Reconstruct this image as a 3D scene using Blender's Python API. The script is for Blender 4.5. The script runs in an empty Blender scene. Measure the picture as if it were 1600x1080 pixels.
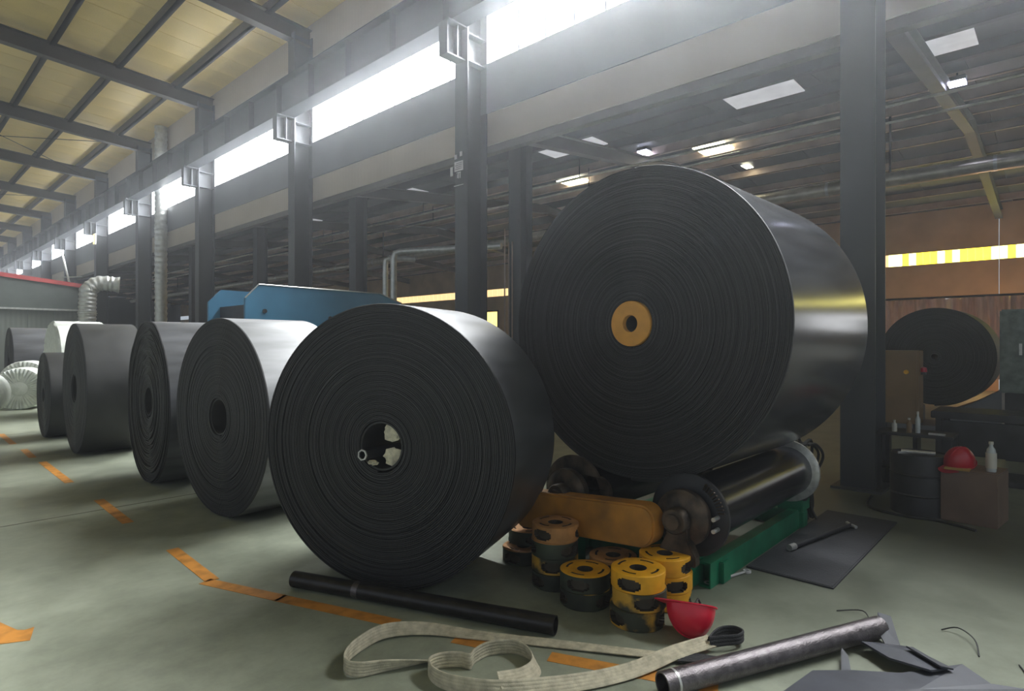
import bpy, bmesh, math, random
from mathutils import Vector, Matrix
random.seed(7)
C = bpy.context.scene.collection
sc = bpy.context.scene
PI = math.pi

# ------------------------------------------------------------------ camera, world, light, exposure
A = math.atan2(868, 936)                      # heading of the view, measured from +X towards +Y
cam = bpy.data.cameras.new('camera'); cam.sensor_width = 36; cam.lens = 36 * 936 / 1600
cam.shift_y = -3 / 1600; cam.clip_end = 300
co = bpy.data.objects.new('camera', cam); C.objects.link(co)
co.location = (0, 0, 1.55); co.rotation_euler = (PI / 2, 0, A - PI / 2)
sc.camera = co
W = bpy.data.worlds.new('world'); sc.world = W; W.use_nodes = True
W.node_tree.nodes['Background'].inputs[0].default_value = (0.80, 0.90, 1.0, 1)
W.node_tree.nodes['Background'].inputs[1].default_value = 0.44
WIN_E = 6.0        # what is seen of the daylight behind the clerestory panes
DAY_W = 980.0      # daylight falling in through each bay of panes, watts
FAR_E = 4.0        # daylight behind the yellow panes of the next bay
for k in range(-1, 12):       # the sky's light slants down through the panes of each bay
    L = bpy.data.lights.new('window_daylight', 'AREA'); L.shape = 'RECTANGLE'; L.size = 5.6; L.size_y = 1.2; L.energy = DAY_W; L.spread = math.radians(105); L.color = (.95, .98, 1.)
    lo = bpy.data.objects.new('window_daylight', L); C.objects.link(lo); lo.location = (7.56, 1.63 + 6.2 * (k + .5), 7.27)
    lo.rotation_euler = (math.radians(66), 0, math.radians(90))
sc.view_settings.view_transform = 'Standard'; sc.view_settings.look = 'None'
sc.view_settings.exposure = 0.3; sc.view_settings.gamma = 1.0; sc.view_settings.use_curve_mapping = False

# ------------------------------------------------------------------ materials
def srgb(r, g, b):
    return tuple((c / 255 / 12.92) if c / 255 <= .04045 else ((c / 255 + .055) / 1.055) ** 2.4 for c in (r, g, b)) + (1,)

def mat(name, col, rough=.6, metal=0., var=.25, scale=3., bump=0., bscale=40., emit=None, es=0., col2=None, stretch=(1, 1, 1), coat=0., spec=.5, lo=.35, hi=.65, rvar=0.):
    m = bpy.data.materials.new(name); m.use_nodes = True
    nt = m.node_tree; b = nt.nodes['Principled BSDF']
    b.inputs['Roughness'].default_value = rough; b.inputs['Metallic'].default_value = metal
    b.inputs['Specular IOR Level'].default_value = spec
    if coat: b.inputs['Coat Weight'].default_value = coat; b.inputs['Coat Roughness'].default_value = .15
    tc = nt.nodes.new('ShaderNodeTexCoord'); mp = nt.nodes.new('ShaderNodeMapping'); mp.inputs['Scale'].default_value = stretch
    nt.links.new(tc.outputs['Object'], mp.inputs[0])
    n = nt.nodes.new('ShaderNodeTexNoise'); n.inputs['Scale'].default_value = scale; n.inputs['Detail'].default_value = 6
    nt.links.new(mp.outputs[0], n.inputs['Vector'])
    r = nt.nodes.new('ShaderNodeValToRGB')
    c2 = col2 or tuple(c * (1 - var) for c in col[:3]) + (1,)
    r.color_ramp.elements[0].position = lo; r.color_ramp.elements[1].position = hi
    r.color_ramp.elements[0].color = c2; r.color_ramp.elements[1].color = col
    nt.links.new(n.outputs['Fac'], r.inputs[0]); nt.links.new(r.outputs[0], b.inputs['Base Color'])
    if rvar:
        mr = nt.nodes.new('ShaderNodeMapRange'); mr.inputs[3].default_value = rough - rvar; mr.inputs[4].default_value = rough + rvar
        nt.links.new(n.outputs['Fac'], mr.inputs[0]); nt.links.new(mr.outputs[0], b.inputs['Roughness'])
    if bump:
        n2 = nt.nodes.new('ShaderNodeTexNoise'); n2.inputs['Scale'].default_value = bscale; n2.inputs['Detail'].default_value = 4
        nt.links.new(mp.outputs[0], n2.inputs['Vector'])
        bp = nt.nodes.new('ShaderNodeBump'); bp.inputs['Strength'].default_value = bump; bp.inputs['Distance'].default_value = .02
        nt.links.new(n2.outputs['Fac'], bp.inputs['Height']); nt.links.new(bp.outputs[0], b.inputs['Normal'])
    if emit:
        b.inputs['Emission Color'].default_value = emit; b.inputs['Emission Strength'].default_value = es
    return m

def emat(name, col, es):
    return mat(name, (.6, .6, .6, 1), .4, emit=col, es=es)

def ribbed(name, col, axis, pitch, rough=.4, depth=.6, var=.12, spec=.5):
    m = mat(name, col, rough, var=var, scale=.8, spec=spec); nt = m.node_tree; b = nt.nodes['Principled BSDF']
    tc = nt.nodes.new('ShaderNodeTexCoord'); w = nt.nodes.new('ShaderNodeTexWave')
    w.wave_type = 'BANDS'; w.bands_direction = axis; w.inputs['Scale'].default_value = 1 / pitch / 3.1416 * .5 * PI / 1.0
    nt.links.new(tc.outputs['Object'], w.inputs['Vector'])
    bp = nt.nodes.new('ShaderNodeBump'); bp.inputs['Strength'].default_value = depth; bp.inputs['Distance'].default_value = .01
    nt.links.new(w.outputs['Fac'], bp.inputs['Height']); nt.links.new(bp.outputs[0], b.inputs['Normal'])
    return m

def edge_mat(name, dark, pale):      # wound belt edge: every turn has its own tone
    m = mat(name, dark, .6, var=.3, scale=14, bump=.12, bscale=90, spec=.4); nt = m.node_tree; b = nt.nodes['Principled BSDF']
    tc = nt.nodes.new('ShaderNodeTexCoord'); sx = nt.nodes.new('ShaderNodeSeparateXYZ'); nt.links.new(tc.outputs['Object'], sx.inputs[0])
    cx = nt.nodes.new('ShaderNodeCombineXYZ'); nt.links.new(sx.outputs[1], cx.inputs[0]); nt.links.new(sx.outputs[2], cx.inputs[1])
    le = nt.nodes.new('ShaderNodeVectorMath'); le.operation = 'LENGTH'; nt.links.new(cx.outputs[0], le.inputs[0])
    n = nt.nodes.new('ShaderNodeTexNoise'); n.noise_dimensions = '1D'; n.inputs['Scale'].default_value = 75; n.inputs['Detail'].default_value = 3
    nt.links.new(le.outputs['Value'], n.inputs['W'])
    r = nt.nodes.new('ShaderNodeValToRGB'); r.color_ramp.elements[0].position = .42; r.color_ramp.elements[1].position = .68
    r.color_ramp.elements[0].color = dark; r.color_ramp.elements[1].color = pale
    nt.links.new(n.outputs['Fac'], r.inputs[0]); nt.links.new(r.outputs[0], b.inputs['Base Color'])
    return m

def floor_mat():
    m = mat('floor_epoxy', srgb(158, 164, 146), .38, var=.18, scale=.7, bump=.08, bscale=6, lo=.3, hi=.7)
    nt = m.node_tree; b = nt.nodes['Principled BSDF']
    old = b.inputs['Base Color'].links[0].from_socket
    tc = nt.nodes.new('ShaderNodeTexCoord')
    n = nt.nodes.new('ShaderNodeTexNoise'); n.inputs['Scale'].default_value = 2.6; n.inputs['Detail'].default_value = 10; n.inputs['Roughness'].default_value = .7
    nt.links.new(tc.outputs['Object'], n.inputs['Vector'])
    r = nt.nodes.new('ShaderNodeValToRGB'); r.color_ramp.elements[0].position = .38; r.color_ramp.elements[1].position = .62
    r.color_ramp.elements[0].color = (.72, .72, .70, 1); r.color_ramp.elements[1].color = (1.06, 1.05, 1.04, 1)
    nt.links.new(n.outputs['Fac'], r.inputs[0])
    mx = nt.nodes.new('ShaderNodeMix'); mx.data_type = 'RGBA'; mx.blend_type = 'MULTIPLY'; mx.inputs[0].default_value = 1
    nt.links.new(old, mx.inputs[6]); nt.links.new(r.outputs[0], mx.inputs[7])
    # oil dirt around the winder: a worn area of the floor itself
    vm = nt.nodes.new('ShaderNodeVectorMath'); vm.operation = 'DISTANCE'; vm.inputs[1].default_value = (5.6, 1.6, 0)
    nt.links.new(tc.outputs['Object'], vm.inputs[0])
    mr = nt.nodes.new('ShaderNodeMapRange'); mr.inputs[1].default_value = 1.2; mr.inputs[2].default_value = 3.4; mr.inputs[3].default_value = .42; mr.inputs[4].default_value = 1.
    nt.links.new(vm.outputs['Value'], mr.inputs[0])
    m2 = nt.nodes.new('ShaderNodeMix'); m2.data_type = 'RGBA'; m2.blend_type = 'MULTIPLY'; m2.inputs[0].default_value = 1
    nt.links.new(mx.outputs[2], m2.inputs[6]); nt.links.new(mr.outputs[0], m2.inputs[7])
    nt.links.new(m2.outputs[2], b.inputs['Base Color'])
    mrr = nt.nodes.new('ShaderNodeMapRange'); mrr.inputs[3].default_value = .30; mrr.inputs[4].default_value = .55
    nt.links.new(n.outputs['Fac'], mrr.inputs[0]); nt.links.new(mrr.outputs[0], b.inputs['Roughness'])
    return m

M = dict(
    floor=floor_mat(),
    orange=mat('line_paint', srgb(206, 140, 62), .5, var=.45, scale=9, lo=.3, hi=.55),
    steel=mat('column_paint', srgb(66, 69, 75), .5, var=.18, scale=1.5, stretch=(1, 1, .2)),
    girder=mat('girder_paint', srgb(46, 51, 58), .45, var=.2, scale=1.2),
    rafter=mat('rafter_paint', srgb(78, 72, 66), .5, var=.12, scale=2),
    purlin=mat('purlin_paint', srgb(58, 53, 48), .5, var=.15, scale=2),
    roof=ribbed('roof_panel_cream', srgb(236, 208, 136), 'Y', .12, .35, .35),
    tan=ribbed('cladding_tan', srgb(178, 166, 150), 'Y', .2, .45, .25),
    grey=mat('band_grey', srgb(120, 122, 128), .55, var=.12, scale=1),
    win=emat('clerestory_pane', (.93, .97, 1., 1), WIN_E),
    frame=mat('window_frame', srgb(150, 155, 158), .4),
    rubber=edge_mat('rubber_edge', (.013, .013, .0145, 1), (.046, .045, .046, 1)),
    rubber_pale=mat('rubber_face_pale', (.17, .175, .18, 1), .38, var=.45, scale=2.5, stretch=(.5, 3, 3), rvar=.10, spec=.6),  # same rubber as rubber_face, its brighter window sheen put into the colour
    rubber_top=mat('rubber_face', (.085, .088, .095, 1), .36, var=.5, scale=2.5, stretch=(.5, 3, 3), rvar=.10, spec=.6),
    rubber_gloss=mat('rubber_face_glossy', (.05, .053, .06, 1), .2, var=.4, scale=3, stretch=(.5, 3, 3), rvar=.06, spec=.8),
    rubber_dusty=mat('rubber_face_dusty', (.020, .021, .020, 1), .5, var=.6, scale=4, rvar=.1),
    core=mat('core_dark', (.02, .02, .02, 1), .6),
    paper=mat('torn_paper', srgb(232, 224, 196), .8, var=.4, scale=22, bump=.5, bscale=30),
    yellow=mat('hub_paint_yellow', srgb(232, 168, 26), .5, var=.2, scale=12),
    yellow_dirty=mat('hub_paint_grimy', srgb(196, 150, 50), .6, scale=7, col2=srgb(56, 58, 44), lo=.46, hi=.60),
    yellow_dust=mat('hub_paint_dusty', srgb(190, 136, 78), .7, var=.35, scale=10),
    olive=mat('hub_side_olive', srgb(62, 70, 52), .6, scale=5, col2=srgb(40, 42, 36)),
    pocket=mat('hub_pocket', srgb(74, 66, 52), .75, var=.3, scale=20),
    slot=mat('hub_recess', srgb(58, 50, 40), .8),
    disc=mat('core_disc_paint', srgb(224, 160, 66), .55, var=.12, scale=14),
    guard=mat('guard_paint', srgb(196, 134, 46), .5, scale=4, col2=srgb(132, 92, 40), lo=.3, hi=.65),
    rust=mat('rusty_steel', srgb(96, 82, 68), .5, metal=.5, scale=9, col2=srgb(46, 40, 36)),
    drum=mat('drum_steel', (.012, .013, .018, 1), .25, metal=.0, var=.3, scale=6),
    bright=mat('bright_steel', srgb(206, 206, 202), .32, metal=.55, var=.3, scale=20),
    dark=mat('dark_metal', srgb(52, 52, 56), .5, metal=.3, var=.3, scale=6),
    green=mat('frame_green', srgb(24, 118, 84), .45, var=.35, scale=6),
    red=mat('helmet_red', srgb(214, 32, 58), .32, var=.06, scale=8),
    red_dark=mat('helmet_red_dark', srgb(176, 20, 44), .3, var=.1, scale=8),
    strap=mat('webbing', srgb(206, 198, 172), .85, var=.35, scale=25, bump=.3, bscale=220, col2=srgb(172, 165, 142)),
    strap_dark=mat('webbing_black', srgb(54, 54, 56), .8, bump=.3, bscale=160),
    pipe_black=mat('black_pipe', srgb(52, 50, 50), .34, metal=.5, var=.4, scale=12, rvar=.12),
    pipe_steel=mat('mill_scale_pipe', srgb(118, 112, 114), .38, metal=.75, var=.45, scale=18, rvar=.12, bump=.2, bscale=120),
    mat_rubber=mat('floor_mat_rubber', srgb(58, 59, 64), .65, var=.3, scale=5, bump=.2, bscale=60),
    scrap=mat('scrap_rubber', srgb(70, 72, 80), .5, var=.25, scale=8),
    blue=mat('machine_blue', srgb(66, 128, 164), .45, var=.2, scale=2),
    galv=mat('galvanised', srgb(206, 208, 204), .32, metal=.55, var=.2, scale=10),
    lagging=mat('pipe_lagging', srgb(196, 190, 176), .32, metal=.8, var=.25, scale=5),
    wrap=mat('white_wrap', srgb(206, 210, 202), .5, var=.15, scale=8, bump=.35, bscale=24),
    shed=ribbed('shed_cladding', srgb(116, 122, 116), 'X', .25, .5, .5),
    fascia=mat('shed_fascia', srgb(84, 90, 86), .5, var=.15),
    trim_red=mat('shed_trim', srgb(168, 62, 62), .5),
    farroof=mat('far_roof', srgb(44, 46, 58), .55, var=.2, scale=1.5),
    farrafter=mat('far_rafter', srgb(78, 75, 76), .5, var=.2, scale=2),
    farpurlin=mat('far_purlin', srgb(190, 166, 150), .5, var=.2, scale=2),
    farwall=mat('far_wall', srgb(212, 182, 146), .6, var=.2, scale=1),
    yel1=emat('yellow_pane', (1., .80, .03, 1), FAR_E * .8), yel2=emat('white_pane', (1., .92, .34, 1), FAR_E * 1.3),
    yel5=emat('pale_green_pane', (.9, 1., .28, 1), FAR_E * .9),
    yel3=emat('tan_pane', (1., .66, .30, 1), 1.1), yel4=emat('amber_pane', (1., .74, .22, 1), 1.6),
    day=emat('open_door_daylight', (.95, .97, 1., 1), 2.2),
    sky=emat('skylight_pane', (.92, .95, 1., 1), .30), sky_hot=emat('skylight_hot', (1., .95, .66, 1), 9.),
    lamp=emat('lamp_lens', (.72, .74, 1., 1), 16.), lamp_y=emat('lamp_lens_warm', (1., .85, .35, 1), 5.),
    curtain=None,
    cardboard=mat('cardboard', srgb(120, 98, 84), .75, var=.2, scale=4),
    white=mat('white_plastic', srgb(212, 208, 196), .4),
    plastic=mat('clear_plastic', srgb(200, 206, 206), .2),
    cabinet=mat('cabinet_brown', srgb(130, 104, 72), .45, var=.2, scale=3),
    machine=mat('machine_grey_green', srgb(110, 122, 114), .45, scale=9, col2=srgb(78, 88, 84)),
    plate=mat('notice_plate', srgb(206, 204, 204), .5), ink=mat('notice_ink', srgb(120, 118, 122), .6),
    wood=mat('board', srgb(176, 138, 70), .6),
)
cm = mat('plastic_curtain', srgb(250, 204, 184), .14, var=.25, scale=3, stretch=(1, 4, .6)); cm.node_tree.nodes['Principled BSDF'].inputs['Transmission Weight'].default_value = .30
M['curtain'] = cm

# ------------------------------------------------------------------ mesh helpers
class MB:
    def __init__(s): s.v = []; s.f = []; s.mi = []
    def add(s, vs, fs, mi=0):
        o = len(s.v); s.v += [tuple(p) for p in vs]; s.f += [tuple(i + o for i in f) for f in fs]; s.mi += [mi] * len(fs); return s
    def box(s, x0, y0, z0, x1, y1, z1, mi=0):
        return s.add([(x0, y0, z0), (x1, y0, z0), (x1, y1, z0), (x0, y1, z0), (x0, y0, z1), (x1, y0, z1), (x1, y1, z1), (x0, y1, z1)],
                     [(0, 3, 2, 1), (4, 5, 6, 7), (0, 1, 5, 4), (1, 2, 6, 5), (2, 3, 7, 6), (3, 0, 4, 7)], mi)
    def bar(s, p, q, w, d, up=(0, 0, 1), mi=0):
        p, q = Vector(p), Vector(q); t = (q - p).normalized(); u = Vector(up)
        a = t.cross(u).normalized(); b = a.cross(t).normalized(); vs = []
        for e in (p, q):
            for i, j in ((-1, -1), (1, -1), (1, 1), (-1, 1)): vs.append(e + a * (i * w / 2) + b * (j * d / 2))
        return s.add(vs, [(0, 3, 2, 1), (4, 5, 6, 7), (0, 1, 5, 4), (1, 2, 6, 5), (2, 3, 7, 6), (3, 0, 4, 7)], mi)
    def tube(s, pts, r, n=12, cap=True, mi=0, rs=None):
        pts = [Vector(p) for p in pts]; k = len(pts); prev = None; vs = []
        for i, p in enumerate(pts):
            t = (pts[min(i + 1, k - 1)] - pts[max(i - 1, 0)]).normalized()
            if prev is None:
                a = t.cross(Vector((0, 0, 1)));
                if a.length < 1e-3: a = t.cross(Vector((1, 0, 0)))
                a.normalize()
            else:
                a = (prev - t * prev.dot(t)).normalized()
            prev = a; b = t.cross(a); rr = rs[i] if rs else r
            for j in range(n):
                g = 2 * PI * j / n; vs.append(p + a * (rr * math.cos(g)) + b * (rr * math.sin(g)))
        fs = [(i * n + j, i * n + (j + 1) % n, (i + 1) * n + (j + 1) % n, (i + 1) * n + j) for i in range(k - 1) for j in range(n)]
        if cap: fs += [tuple(range(n))[::-1], tuple((k - 1) * n + j for j in range(n))]
        return s.add(vs, fs, mi)
    def pipe(s, p, q, ro, ri, n=28, mi=0):     # open hollow pipe
        p, q = Vector(p), Vector(q); t = (q - p).normalized(); a = t.cross(Vector((0, 0, 1)))
        if a.length < 1e-3: a = Vector((1, 0, 0))
        a.normalize(); b = t.cross(a); vs = []
        for e, r in ((p, ri), (p, ro), (q, ro), (q, ri)):
            for j in range(n):
                g = 2 * PI * j / n; vs.append(e + a * (r * math.cos(g)) + b * (r * math.sin(g)))
        fs = [(k * n + j, k * n + (j + 1) % n, ((k + 1) % 4) * n + (j + 1) % n, ((k + 1) % 4) * n + j) for k in range(4) for j in range(n)]
        return s.add(vs, fs, mi)
    def lathe(s, prof, axis='z', n=40, closed=False, mi=0, wob=None):   # prof: (radius, along)
        vs = []
        for (r, z) in prof:
            for j in range(n):
                g = 2 * PI * j / n; rr = r * (wob(g, z) if wob else 1)
                x, y = rr * math.cos(g), rr * math.sin(g)
                vs.append((x, y, z) if axis == 'z' else ((z, x, y) if axis == 'x' else (y, z, x)))
        k = len(prof); R = range(k if closed else k - 1)
        fs = [(i * n + j, i * n + (j + 1) % n, ((i + 1) % k) * n + (j + 1) % n, ((i + 1) % k) * n + j) for i in R for j in range(n)]
        if not closed:
            if prof[0][0] > 1e-6: fs.append(tuple(range(n))[::-1])
            if prof[-1][0] > 1e-6: fs.append(tuple((k - 1) * n + j for j in range(n)))
        return s.add(vs, fs, mi)
    def prism(s, poly, lo, hi, axis='z', mi=0):
        def p3(a, b, c): return {'z': (a, b, c), 'x': (c, a, b), 'y': (a, c, b)}[axis]
        n = len(poly); vs = [p3(a, b, lo) for a, b in poly] + [p3(a, b, hi) for a, b in poly]
        return s.add(vs, [tuple(range(n))[::-1], tuple(range(n, 2 * n))] + [(i, (i + 1) % n, n + (i + 1) % n, n + i) for i in range(n)], mi)
    def mesh(s, name, mats, smooth=False, bevel=0.):
        me = bpy.data.meshes.new(name); me.from_pydata(s.v, [], s.f)
        if not isinstance(mats, (list, tuple)): mats = [mats]
        for m in mats: me.materials.append(m)
        if len(mats) > 1: me.polygons.foreach_set('material_index', s.mi)
        bm = bmesh.new(); bm.from_mesh(me)
        if not getattr(s, 'noweld', False): bmesh.ops.remove_doubles(bm, verts=bm.verts, dist=1e-5)
        if bevel:
            bmesh.ops.recalc_face_normals(bm, faces=bm.faces)
            es = [e for e in bm.edges if len(e.link_faces) == 2 and e.calc_face_angle(0) > .5]
            bmesh.ops.bevel(bm, geom=es, offset=bevel, segments=2, affect='EDGES', clamp_overlap=True)
        bmesh.ops.recalc_face_normals(bm, faces=bm.faces)
        bm.to_mesh(me); bm.free()
        if smooth:
            me.polygons.foreach_set('use_smooth', [True] * len(me.polygons))
            me.set_sharp_from_angle(angle=math.radians(38))
        return me
    def build(s, name, mats, parent=None, smooth=False, bevel=0., loc=None):
        return put(name, s.mesh(name, mats, smooth, bevel), parent, loc)

def smooth_path(P, sub=8):
    out = []; n = len(P)
    for i in range(n - 1):
        p0, p1, p2, p3 = (P[max(i - 1, 0)], P[i], P[i + 1], P[min(i + 2, n - 1)])
        for s in range(sub):
            t_ = s / sub
            out.append([.5 * ((2 * b_) + (-a_ + c_) * t_ + (2 * a_ - 5 * b_ + 4 * c_ - d_) * t_ ** 2 + (-a_ + 3 * b_ - 3 * c_ + d_) * t_ ** 3) for a_, b_, c_, d_ in zip(p0, p1, p2, p3)])
    out.append(list(P[-1])); return out

def put(name, me, parent=None, loc=None, rz=0):
    o = bpy.data.objects.new(name, me); C.objects.link(o)
    if parent: o.parent = parent
    if loc is not None: o.location = loc
    if rz: o.rotation_euler = (0, 0, rz)
    return o

def tag(o, label, cat, group=None, kind=None):
    o['label'] = label; o['category'] = cat
    if group: o['group'] = group
    if kind: o['kind'] = kind
    return o

def thing(name, label, cat, loc=(0, 0, 0), rz=0, group=None):
    o = bpy.data.objects.new(name, None); C.objects.link(o); o.location = loc; o.rotation_euler = (0, 0, rz); o.empty_display_size = .2
    return tag(o, label, cat, group)

def struct(name, loc=(0, 0, 0)):
    o = bpy.data.objects.new(name, None); C.objects.link(o); o.location = loc; o['kind'] = 'structure'; return o

# ------------------------------------------------------------------ setting
PITCH, Y0, NCOL = 6.2, 1.63, 12
XC, XW = 7.13, 7.62                 # face of the columns, plane of the upper wall
YEND = Y0 + PITCH * NCOL

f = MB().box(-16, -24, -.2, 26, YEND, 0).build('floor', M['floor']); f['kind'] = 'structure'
def floor_line(name, p, q, w, m='orange'):
    p, q = Vector(p), Vector(q); t = (q - p).normalized(); n = Vector((-t.y, t.x)) * w / 2
    return MB().prism([p - n, q - n, q + n, p + n], .0005, .002).build(name, M[m], f)
for (ya, yb) in ((15.4, 14.2), (13.4, 11.9), (11.2, 10.3), (9.85, 8.15), (7.05, 5.95), (4.95, 4.1)):  # gaps sit where roll shadows fall: shade put into the line's shape
    floor_line('painted_line', (1.57, ya), (1.54, yb), .085)
for (a, b) in (((1.50, 4.12), (1.72, 3.50)), ((1.71, 3.52), (2.00, 2.72)), ((2.10, 2.36), (2.19, 2.14)), ((2.30, 1.88), (2.47, 1.47)), ((2.46, 1.50), (2.60, 1.15))):
    floor_line('painted_line', a, b, .09)
MB().prism([(.40, 4.08), (.469, 4.033), (.582, 3.97), (.626, 4.141), (.584, 4.133), (.556, 4.163), (.506, 4.348), (.447, 4.562), (.2, 4.7)], .0005, .002).build('painted_arrow', M['orange'], f)
# saw-cut joints of the slab
for y in (6.6, 13.2, 19.8): MB().box(-6, y, .0003, 7, y + .012, .0012).build('floor_joint', M['slot'], f)

# upper wall on the column line
wr = struct('wall_right')
for k in range(-1, NCOL):
    a, b = Y0 + PITCH * k + .01, Y0 + PITCH * (k + 1) - .01
    MB().box(XW, a, 5.11, XW + .06, b, 5.69).build('cladding_panel', M['tan'], wr)
    MB().box(XW - .03, a, 5.69, XW + .42, b, 6.58).build('sill_band', M['grey'], wr)
    MB().box(XW, a, 7.95, XW + .42, b, 9.58).build('cladding_panel', M['tan'], wr)
    MB().box(XW + .02, a, 4.98, XW + .16, b, 5.11).build('sheeting_rail', M['rafter'], wr)
pane = MB().box(0, 0, 0, .02, .595, 1.36).mesh('pane', M['win'])
for k in range(-1, NCOL):
    a = Y0 + PITCH * k
    w = struct('window_%d' % (k + 2), (XW + .33, a, 6.58))
    fr = MB(); L = PITCH
    fr.box(.0, .0, 0, .05, L, .03).box(0, 0, 1.34, .05, L, 1.37)
    for j in range(1, 10): fr.box(-.005, j * .62 - .012, .03, .03, j * .62 + .012, 1.34)
    fr.build('window_frame', M['frame'], w)
    for j in range(10): put('pane', pane, w, (.02, j * .62 + .0125, 0))

# roof of the near bay
SL = .07
def rz_(x): return 9.60 + SL * (XW - x)
ce = struct('ceiling')
ca = math.atan(SL)
pan = MB().prism([(-14, rz_(-14)), (XW + .1, rz_(XW + .1)), (XW + .1, rz_(XW + .1) + .08), (-14, rz_(-14) + .08)], 0, .985, 'y').mesh('roof_panel', M['roof'])
for j in range(84): put('roof_panel', pan, ce, (0, -7.5 + j, random.uniform(-.004, .004)))
for i in range(14):
    x = 6.51 - 1.55 * i; z = rz_(x)
    MB().box(x - .04, -7.5, z - .24, x + .04, YEND, z - .005).box(x - .04, -7.5, z - .24, x + .10, YEND, z - .225).build('purlin', M['purlin'], ce)
def ibeam(mb, p, q, h, w, tf=.016, tw=.012):   # web vertical
    p, q = Vector(p), Vector(q); u = Vector((0, 0, 1))
    mb.bar(p + u * (h / 2 - tf / 2), q + u * (h / 2 - tf / 2), w, tf); mb.bar(p - u * (h / 2 - tf / 2), q - u * (h / 2 - tf / 2), w, tf)
    mb.bar(p, q, tw, h - 2 * tf); return mb
for k in range(-1, NCOL):
    y = Y0 + PITCH * k
    ibeam(MB(), (XW, y, rz_(XW) - .40), (-14, y, rz_(-14) - .40), .42, .25).build('rafter', M['rafter'], ce)
# wind bracing rods under the roof
for k in (4, 6):
    y = Y0 + PITCH * k
    MB().tube([(6.6, y, 9.2), (.4, y + PITCH, 9.6)], .014, 6).build('bracing_rod', M['dark'], ce)
    MB().tube([(6.6, y + PITCH, 9.2), (.4, y, 9.6)], .014, 6).build('bracing_rod', M['dark'], ce)

# crane girder on the brackets
cg = thing('crane_girder', 'long dark grey crane girder running under the roof on column brackets', 'girder', (6.95, 0, 7.08))
MB().box(-.18, -7, 0, .18, YEND, .022).build('bottom_flange', M['girder'], cg)
MB().box(-.18, -7, .81, .18, YEND, .832).build('top_flange', M['girder'], cg)
MB().box(-.008, -7, .022, .008, YEND, .81).build('web', M['girder'], cg)
MB().box(-.04, -7, .832, .04, YEND, .95).build('crane_rail', M['dark'], cg)
st = MB().box(-.15, -.006, .022, -.008, .006, .81).mesh('stiffener', M['girder'])
for j in range(52): put('stiffener', st, cg, (0, -6 + j * 1.55, 0))

ordn = ['first', 'second', 'third', 'fourth', 'fifth', 'sixth', 'seventh', 'eighth', 'ninth', 'tenth', 'eleventh', 'twelfth']
clabel = ['grey steel column standing right beside the biggest black roll',
          'grey steel column with the notice plates on it, behind the nearest roll',
          'grey steel column rising behind the blue machine',
          'grey steel column standing between the spiral duct and the blue machine',
          'grey steel column right behind the tall spiral duct',
          'grey steel column with the small yellow emergency light, left of the spiral duct',
          'grey steel column with the slanting brace pipe, left of the emergency light',
          'eighth grey steel column of the row, left of the brace pipe',
          'ninth grey steel column of the row, above the red trimmed shed',
          'tenth grey steel column of the row, far away above the shed',
          'eleventh grey steel column of the row, second farthest above the shed',
          'farthest grey steel column of the row, above the shed roof']
cm_ = {}
b = MB
cm_['front_flange'] = b().box(0, -.165, 0, .02, .165, 9.2)
cm_['back_flange'] = b().box(.46, -.165, 0, .48, .165, 9.2)
cm_['web'] = b().box(.02, -.012, 0, .46, .012, 9.2)
cm_['base_plate'] = b().box(-.08, -.24, 0, .55, .24, .025)
br = b()
br.box(-.42, -.11, 6.50, .0, .11, 6.52).box(-.42, -.15, 7.055, .0, .15, 7.08).box(-.42, -.008, 6.52, 0, .008, 7.055)
br.box(-.19, -.11, 6.52, -.17, .11, 7.055).box(-.42, -.11, 6.52, -.408, .11, 7.055)
cm_['girder_bracket'] = br
cm_['stiffener_plate'] = b().box(.02, -.16, 6.50, .46, -.012, 6.515).box(.02, -.16, 6.98, .46, -.012, 6.995).box(.02, .012, 6.50, .46, .16, 6.515).box(.02, .012, 6.98, .46, .16, 6.995)
cmesh = {n: m.mesh(n, M['steel']) for n, m in cm_.items()}
for k in range(NCOL):
    t = thing('steel_column', clabel[k], 'column', (XC, Y0 + PITCH * k, 0), 0, 'steel columns along the hall')
    for n, me in cmesh.items(): put(n, me, t)

# notice plates on the second column
t = thing('notice_plate', 'small white notice plate hung high on the column behind the nearest roll', 'notice', (7.11, 7.88, 4.60))
MB().box(0, -.11, 0, .01, .11, .17).build('plate', M['plate'], t)
mk = MB()
for j in range(4): mk.box(-.002, -.09, .03 + j * .033, 0, .09 - .03 * (j % 2), .042 + j * .033)
mk.build('faint_lettering', M['ink'], t)
lt = MB()
for (y, h, z) in ((-.04, .10, -.13), (.0, .10, -.13), (.03, .07, -.12)): lt.box(.005, y, z, .01, y + .012, z + h)
lt.box(.005, -.05, -.035, .01, .06, -.022).build('painted_mark', M['plate'], t)
for (y, z) in ((.08, .22), (-.06, .25)): MB().box(0, y - .03, z, .012, y + .03, z + .08).build('small_tag', M['plate'], t)
MB().box(0, .16, -.06, .01, .22, .10).build('side_tag', M['plate'], t)
MB().box(-.004, -.12, -.26, .01, .12, -.25).build('lower_edge', M['plate'], t)

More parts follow.
